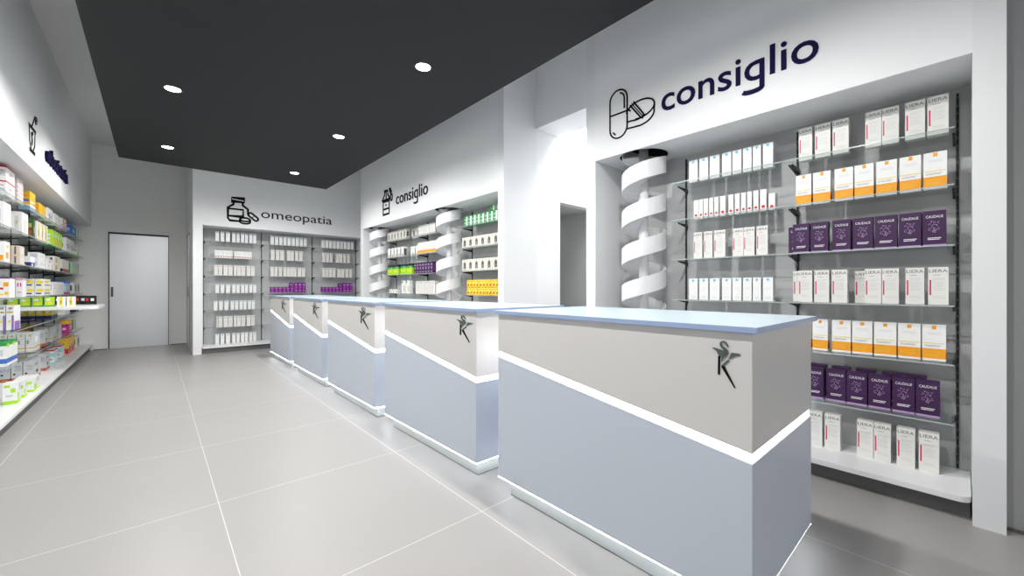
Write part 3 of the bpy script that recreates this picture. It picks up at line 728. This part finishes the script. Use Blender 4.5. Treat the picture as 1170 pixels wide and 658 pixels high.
# doors
def door(name, M4, w, h, hx):
    d = MB(); g = .018
    d.box(0, w, -.004, .0, 0, h, DARK)
    o = add(name, d.mesh(name)); o.matrix_world = M4; o['kind'] = 'structure'
    l = MB(); l.box(g, w - g * .6, -.012, -.0045, .004, h - .04, DOORM); part('door_leaf', l, o)
    hd = MB(); hd.box(hx - .018, hx + .018, -.022, -.0125, 1.07, 1.27, KICK); part('door_handle', hd, o, .003)
    return o
door('door_1', Matrix.Translation((-.712, 11.5995, 0)), .940, 2.40, .055)
M2 = Matrix.Translation((.5255, 11.35, 0)) @ Matrix.Rotation(-PI / 2, 4, 'Z')
door('door_2', M2, .92, 2.38, .80)

# ------------------------------------------------------------------ service counters
def zs(y): return .652 + (.853 - .652) * (y / 1.385)      # centre line of the slanted light strip
EM = dict(
 wingL=[(195, 228), (235, 232), (318, 252), (322, 275), (310, 300), (285, 312), (262, 300), (240, 262)],
 wingR=[(465, 268), (455, 282), (430, 286), (405, 300), (378, 316), (350, 326), (368, 300), (374, 275), (385, 260), (440, 262)],
 stem=[(256, 306), (276, 306), (273, 485), (253, 485)],
 arm=[(350, 330), (364, 345), (312, 392), (298, 412), (286, 396)],
 leg=[(298, 390), (316, 396), (420, 588), (410, 592), (286, 404)])
SWAN = [((352, 212), 3), ((346, 196), 6), ((336, 182), 7), ((318, 163), 6), ((298, 162), 6), ((282, 176), 6), ((280, 196), 8), ((296, 216), 10), ((322, 234), 13), ((340, 256), 15), ((336, 280), 14), ((318, 300), 11), ((302, 318), 7), ((292, 336), 4), ((290, 356), 1.5)]
EMB = [(.135, .037, 1.057, .890), (.225, .036, 1.064, .887), (.410, .085, 1.056, .845), (.440, .090, 1.056, .860), (.585, .170, 1.055, .856)]
def counter(y0, label, emb):
    def em(p):       # emblem outline to (distance from the near end, height)
        return (emb[0] - (p[0] - 195) / 270 * (emb[0] - emb[1]), emb[2] - (p[1] - 155) / 437 * (emb[2] - emb[3]))
    t = thing('service_counter', label, 'counter', (1.555, y0, 0), 0, 'row of service counters')
    W, L = .817, 1.385
    lo = MB(); lo.prism([(0, .11), (L, .11), (L, zs(L) - .018), (0, zs(0) - .018)], 0, W, 'x', BLUE)
    part('lower_body', lo, t, .0015, 'pale blue lower body with slanted top edge')
    up = MB(); up.prism([(0, zs(0) + .017), (L, zs(L) + .017), (L, 1.091), (0, 1.091)], 0, W, 'x', BEIGE)
    part('upper_body', up, t, .0015, 'warm white upper body with slanted lower edge')
    st = MB(); st.prism([(.008, zs(0) - .0185), (L - .008, zs(L) - .0185), (L - .008, zs(L) + .0175), (.008, zs(0) + .0175)], .008, W - .008, 'x', LED)
    part('light_strip', st, t, 0, 'glowing white slanted light strip')
    pl = MB(); pl.box(.055, W - .055, .055, L - .055, .004, .109, PLINTH); pl.box(.056, W - .056, .056, L - .056, 0, .004, DARK)
    part('plinth', pl, t)
    ul = MB(); r = .006
    for b in ((0.002, r, 0, L), (W - r, W - .002, 0, L), (r, W - r, .002, r), (r, W - r, L - r, L - .002)): ul.box(*b, .1065, .1098, LED2)
    part('under_light', ul, t, 0, 'thin glowing strip under the body edge')
    gt = MB(); gt.box(-.022, W + .022, -.022, L + .022, 1.092, 1.114, CEDGE, {'+z': CTOP})
    part('glass_top', gt, t, .002, 'pale blue glass top')
    eb = MB()
    for k, pg in EM.items():
        q = [em(p) for p in pg]; eb.prism(q, -.0035, -.0002, 'x', BLK if k in ('stem', 'leg') else LOGO)
    for i in range(len(SWAN) - 1):
        (a, ra), (b, rb) = SWAN[i], SWAN[i + 1]; d = Vector((b[0] - a[0], b[1] - a[1])).normalized(); nn = Vector((-d.y, d.x))
        q = [(a[0] + nn.x * ra, a[1] + nn.y * ra), (b[0] + nn.x * rb, b[1] + nn.y * rb), (b[0] - nn.x * rb, b[1] - nn.y * rb), (a[0] - nn.x * ra, a[1] - nn.y * ra)]
        eb.prism([em(p) for p in q], -.0055, -.0002, 'x', LOGO)
    part('emblem', eb, t, 0, 'dark green and black emblem of a bird over a letter K')
    return t
for i, l in enumerate(['nearest white and pale blue service counter with slanted glowing strip', 'second service counter from the camera, behind the nearest one',
                       'third service counter, middle of the row of five', 'fourth service counter from the camera', 'farthest service counter, by the omeopatia shelves']):
    counter(.486 + 1.608 * i, l, EMB[i])

# ------------------------------------------------------------------ signs
def place_plane(name, mb, wallkind, pos):
    me = mb.mesh(name)
    o = add(name, me)
    if wallkind == 'R': M4 = Matrix.Translation((3.2099, pos[0], pos[1])) @ Matrix.Rotation(-PI / 2, 4, 'Z')
    elif wallkind == 'L': M4 = Matrix.Translation((-.9489, pos[0], pos[1])) @ Matrix.Rotation(PI / 2, 4, 'Z')
    else: M4 = Matrix.Translation((pos[0], 9.4999, pos[1]))
    o.matrix_world = M4
    return o
def letters(txt, w, asc, m, depth, bold):
    v, f = text_geo(txt, bold)
    a = min(p[0] for p in v); b = max(p[0] for p in v); mb = MB(); k = mb.mi(m)
    V = [((p[0] - a) / (b - a) * w, p[1] / .73 * asc) for p in v]
    n = len(V); mb.v = [(x, -depth, z) for x, z in V] + [(x, 0, z) for x, z in V]
    from collections import Counter
    cnt = Counter()
    for q in f:
        mb.f.append(tuple(q)); mb.m.append(k)
        for i in range(len(q)): cnt[(q[i], q[(i + 1) % len(q)])] += 1
    for (i, j) in list(cnt):
        if (j, i) not in cnt: mb.f.append((i, j, n + j, n + i)); mb.m.append(k)
    return mb
def sign(txt, wk, pos, w, asc, m, label, depth=.008, bold=.006):
    mb = letters(txt.replace('g', 'q') if 'consiglio' in txt else txt, w, asc, m, depth, bold)
    if 'consiglio' in txt:                      # open-tailed g: a bowl with a stem that hooks to the left
        q = [v for v in mb.v if v[2] < -.10 * asc]; xr = max(v[0] for v in q); xl = min(v[0] for v in q); zb = min(v[2] for v in q)
        t = xr - xl; k = mb.mi(m); W = .125 * w / 1.08; prev = None
        pts = [(xr - t / 2, zb + .03 * asc)] + [(xr - t / 2 - W * .5 * (1 - math.cos(math.radians(a))), zb + .03 * asc - .085 * asc * math.sin(math.radians(a)) + .0) for a in range(15, 166, 15)]
        for i, p in enumerate(pts):
            a, b = pts[max(i - 1, 0)], pts[min(i + 1, len(pts) - 1)]; d = Vector((b[0] - a[0], b[1] - a[1])).normalized()
            if i == 0: d = Vector((0, -1))
            nx, nz = -d.y * t / 2, d.x * t / 2; cur = [(p[0] + nx, -depth, p[1] + nz), (p[0] - nx, -depth, p[1] - nz), (p[0] + nx, 0, p[1] + nz), (p[0] - nx, 0, p[1] - nz)]
            if prev:
                for c4 in ((0, 1, 1, 0, 0), (0, 0, 2, 2, 1), (1, 1, 3, 3, 1)):
                    mb.face([prev[c4[0]], prev[c4[1]] if c4[0] != c4[1] else cur[c4[0]], cur[c4[2]], cur[c4[3]] if c4[2] != c4[3] else prev[c4[2]]], m)
            prev = cur
    o = place_plane('lettering_sign', mb, wk, pos)
    for p in o.data.polygons: pass
    tag(o, label, 'sign')
sign('consiglio', 'R', (1.694, 2.742), 1.078, .215, NAVY, 'dark navy word consiglio above the nearest right-hand display')
sign('consiglio', 'R', (6.704, 2.735), 1.118, .215, CHAR, 'dark word consiglio above the farther right-hand display')
sign('omeopatia', 'B', (1.615, 2.682), 1.380, .188, CHAR, 'dark word omeopatia on the far end wall', bold=0)
sign('erboristeria', 'L', (7.03, 2.725), 1.42, .19, NAVY, 'raised navy lettering high on the left wall fascia', .03, .012)

class Icon:
    def __init__(s, w=.011, m=BLK): s.mb = MB(); s.w = w; s.m = m
    def line(s, pts, closed=False, w=None):
        w = (w or s.w) / 2; n = len(pts); k = s.mb.mi(s.m); L = []
        for i in range(n):
            if closed: a, b = pts[(i - 1) % n], pts[(i + 1) % n]
            else: a, b = pts[max(i - 1, 0)], pts[min(i + 1, n - 1)]
            d = Vector((b[0] - a[0], b[1] - a[1])).normalized(); p1 = Vector(pts[i])
            # miter
            f = 1
            if closed or 0 < i < n - 1:
                e = (p1 - Vector(pts[(i - 1) % n])).normalized(); f = 1 / max(.5, abs(e.dot(d)))
            nn = Vector((-d.y, d.x)) * w * f
            L.append((p1 + nn, p1 - nn))
        b0 = len(s.mb.v)
        for p, q in L: s.mb.v += [(p.x, -.005, p.y), (q.x, -.005, q.y), (p.x, 0, p.y), (q.x, 0, q.y)]
        for i in range(n if closed else n - 1):
            a = b0 + 4 * i; b = b0 + 4 * ((i + 1) % n)
            for q in ((a, a + 1, b + 1, b), (a, b, b + 2, a + 2), (a + 1, a + 3, b + 3, b + 1)): s.mb.f.append(q); s.mb.m.append(k)
        return s
def arcp(cx, cy, rx, ry, a0, a1, n=16, rot=0):
    o = []
    for i in range(n + 1):
        a = math.radians(a0 + (a1 - a0) * i / n); x, y = rx * math.cos(a), ry * math.sin(a)
        c, s_ = math.cos(math.radians(rot)), math.sin(math.radians(rot)); o.append((cx + x * c - y * s_, cy + x * s_ + y * c))
    return o
def capsule(cx, cy, r, L, rot=0):
    p = arcp(0, L, r, r, 0, 180, 12) + arcp(0, -L, r, r, 180, 360, 12); c, s_ = math.cos(math.radians(rot)), math.sin(math.radians(rot))
    return [(cx + x * c - y * s_, cy + x * s_ + y * c) for x, y in p]
# pills (near display)
ic = Icon(.014)
ic.line(capsule(.094, .222, .092, .130), True); ic.line([(.002, .225), (.186, .225)])
ic.line(arcp(.094, .352, .062, .062, 10, 75, 8)); ic.line([(.155, .362), (.157, .255)])
ic.line(arcp(.094, .092, .062, .062, 205, 245, 6), w=.013)
top = arcp(.315, .205, .145, .088, 0, 360, 30, 12)
ic.line([p for p in arcp(.315, .195, .138, .078, -112, 172, 30, 4)])
ic.line([(.453, .200), (.450, .150)] + arcp(.305, .140, .145, .090, 0, -90, 14, 0) + [(.188, .058)])
ic.line([(.188, .118)] + arcp(.30, .185, .13, .072, 235, 300, 8, 8))
ic.line([(.215, .262), (.318, .125)]); ic.line([(.250, .282), (.352, .140)]); ic.line([(.232, .272), (.335, .132)], w=.008)
ic.line([(.188, .235), (.225, .205)]); ic.line([(.318, .125), (.336, .112), (.356, .142)])
o = place_plane('pill_sign', ic.mb, 'R', (2.212, 2.64)); tag(o, 'black outline icon of capsule and tablet left of near consiglio', 'icon')
# bottle and dropper (farther display)
ic = Icon(.036)
ic.line([(.10, .0), (.36, .0), (.36, .02), (.36, .24), (.10, .24)], True); ic.line([(.10, .10), (.36, .10)]); ic.line([(.20, .17), (.26, .17)], w=.03)
ic.line([(.04, .27), (.42, .27)]); ic.line([(.07, .28), (.16, .36), (.16, .43), (.30, .43), (.30, .36), (.38, .28)]); ic.line([(.23, .28), (.23, .40)])
ic.line([(.36, .46), (.40, .38), (.45, .33)]); ic.line(capsule(.45, .28, .035, .02), True); ic.line([(.40, .46), (.46, .36)])
o = place_plane('bottle_sign', ic.mb, 'R', (7.345, 2.62)); tag(o, 'black outline icon of bottle and dropper beside farther consiglio', 'icon')
# medicine bottle with pills (omeopatia)
ic = Icon(.034)
ic.line([(.09, .40), (.30, .40), (.30, .47), (.09, .47)], True)
ic.line([(.12, .40), (.12, .34), (.03, .27), (.03, .06), (.06, .02), (.24, .02)]); ic.line([(.27, .40), (.27, .34), (.36, .27), (.36, .16)])
ic.line([(.03, .25), (.28, .25), (.28, .11), (.03, .11)])
ic.line(capsule(.45, .13, .038, .06, 50), True); ic.line([(.425, .105), (.475, .155)], w=.014)
ic.line(arcp(.31, .06, .085, .035, 0, 360, 20)[:-1], True); ic.line([(.225, .06), (.225, .02)] + arcp(.31, .015, .085, .035, 180, 360, 12) + [(.395, .06)])
o = place_plane('medicine_sign', ic.mb, 'B', (1.03, 2.55)); tag(o, 'black outline icon of medicine bottle and pills beside omeopatia', 'icon')
# mortar and leaf (left fascia)
ic = Icon(.016)
ic.line([(.02, .24), (.34, .24)], w=.03); ic.line([(.05, .22), (.07, .08), (.13, .02)]); ic.line([(.31, .22), (.29, .08), (.23, .02)]); ic.line([(.06, .0), (.30, .0)], w=.035)
ic.line([(.16, .25), (.31, .40)]); ic.line([(.16, .06), (.18, .12), (.15, .17), (.22, .2)], w=.03); ic.line(arcp(.36, .37, .05, .035, 0, 360, 14, 45)[:-1], True, w=.008); ic.line([(.32, .33), (.40, .41)], w=.006)
o = place_plane('mortar_sign', ic.mb, 'L', (6.21, 2.66)); tag(o, 'black outline icon of mortar and leaf on left fascia', 'icon')

# ------------------------------------------------------------------ downlights
SPOT_W = 150
rows_ = [(.131, y) for y in (.79, 2.965, 5.141, 7.312)] + [(1.767, y) for y in (.985, 3.162, 5.339, 7.522)]  # nearest pair continues the grid out of view, added to light the foreground
names = {(.131, .79): 'left column, nearest, unseen, added to light the foreground', (.131, 2.965): 'left column, second from the entrance', (.131, 5.141): 'left column, third from the entrance', (.131, 7.312): 'left column, farthest',
         (1.767, .985): 'right column, nearest, unseen, added to light the foreground', (1.767, 3.162): 'right column, largest in view', (1.767, 5.339): 'right column, middle one', (1.767, 7.522): 'right column, farthest'}
for x, y in rows_:
    t = thing('downlight', f"round glowing downlight in black ceiling panel, {names[(x, y)]}", 'ceiling light', (x, y, 3.2), 0, 'downlights in the black ceiling panel')
    rg = MB(); n = 32
    for i in range(n):
        a, b = 2 * PI * i / n, 2 * PI * (i + 1) / n
        q = lambda r, an, z: (r * math.cos(an), r * math.sin(an), z)
        rg.face([q(.070, a, -.0065), q(.070, b, -.0065), q(.082, b, -.0005), q(.082, a, -.0005)], DARK)
        rg.face([q(.062, a, -.002), q(.062, b, -.002), q(.070, b, -.0065), q(.070, a, -.0065)], DARK)
    part('trim_ring', rg, t)
    ln = MB(); ln.cyl(0, 0, -.004, -.0008, .062, LENS, 32); part('lens', ln, t)
    li = bpy.data.lights.new('downlight_lamp', 'SPOT'); li.energy = SPOT_W; li.spot_size = math.radians(178); li.spot_blend = .55; li.shadow_soft_size = .06; li.color = (1, .99, .97)
    lo = bpy.data.objects.new('lamp', li); C.objects.link(lo); lo.parent = t; lo.location = (0, 0, -.02)
# light fitting in the lit room behind the passage
m = MB(); m.box(4.35, 5.05, 2.3, 3.4, 4.10, 4.149, DISPLAY, {'-z': ROOMLED})
tag(add('ceiling_light', m.mesh('ceiling_light')), 'bright panel light in the white room behind the passage', 'ceiling light')
m = MB(); m.box(4.4, 5.0, 4.6, 5.2, 2.43, 2.4545, DISPLAY, {'-z': mat('corridor_light', (1, 1, 1), .5, emit=(1, 1, 1), es=.8)})
tag(add('ceiling_light', m.mesh('ceiling_light')), 'dim panel light in the corridor beyond the doorway', 'ceiling light')

# ------------------------------------------------------------------ world, camera, view
w = bpy.data.worlds.new('World'); S.world = w; w.use_nodes = True
bg = w.node_tree.nodes['Background']; bg.inputs[0].default_value = (.93, .96, 1, 1); bg.inputs[1].default_value = 1.15
cam = bpy.data.cameras.new('Camera'); co = bpy.data.objects.new('Camera', cam); C.objects.link(co); S.camera = co
cam.sensor_width = 36; cam.lens = 36 * 458 / 1170; cam.clip_start = .05; cam.clip_end = 60
th = math.atan(408 / 458)
co.location = (0, 0, 1.25); co.rotation_euler = (PI / 2, 0, -th)
vs = S.view_settings; vs.view_transform = 'Standard'; vs.look = 'None'; vs.exposure = 0; vs.gamma = 1; vs.use_curve_mapping = False
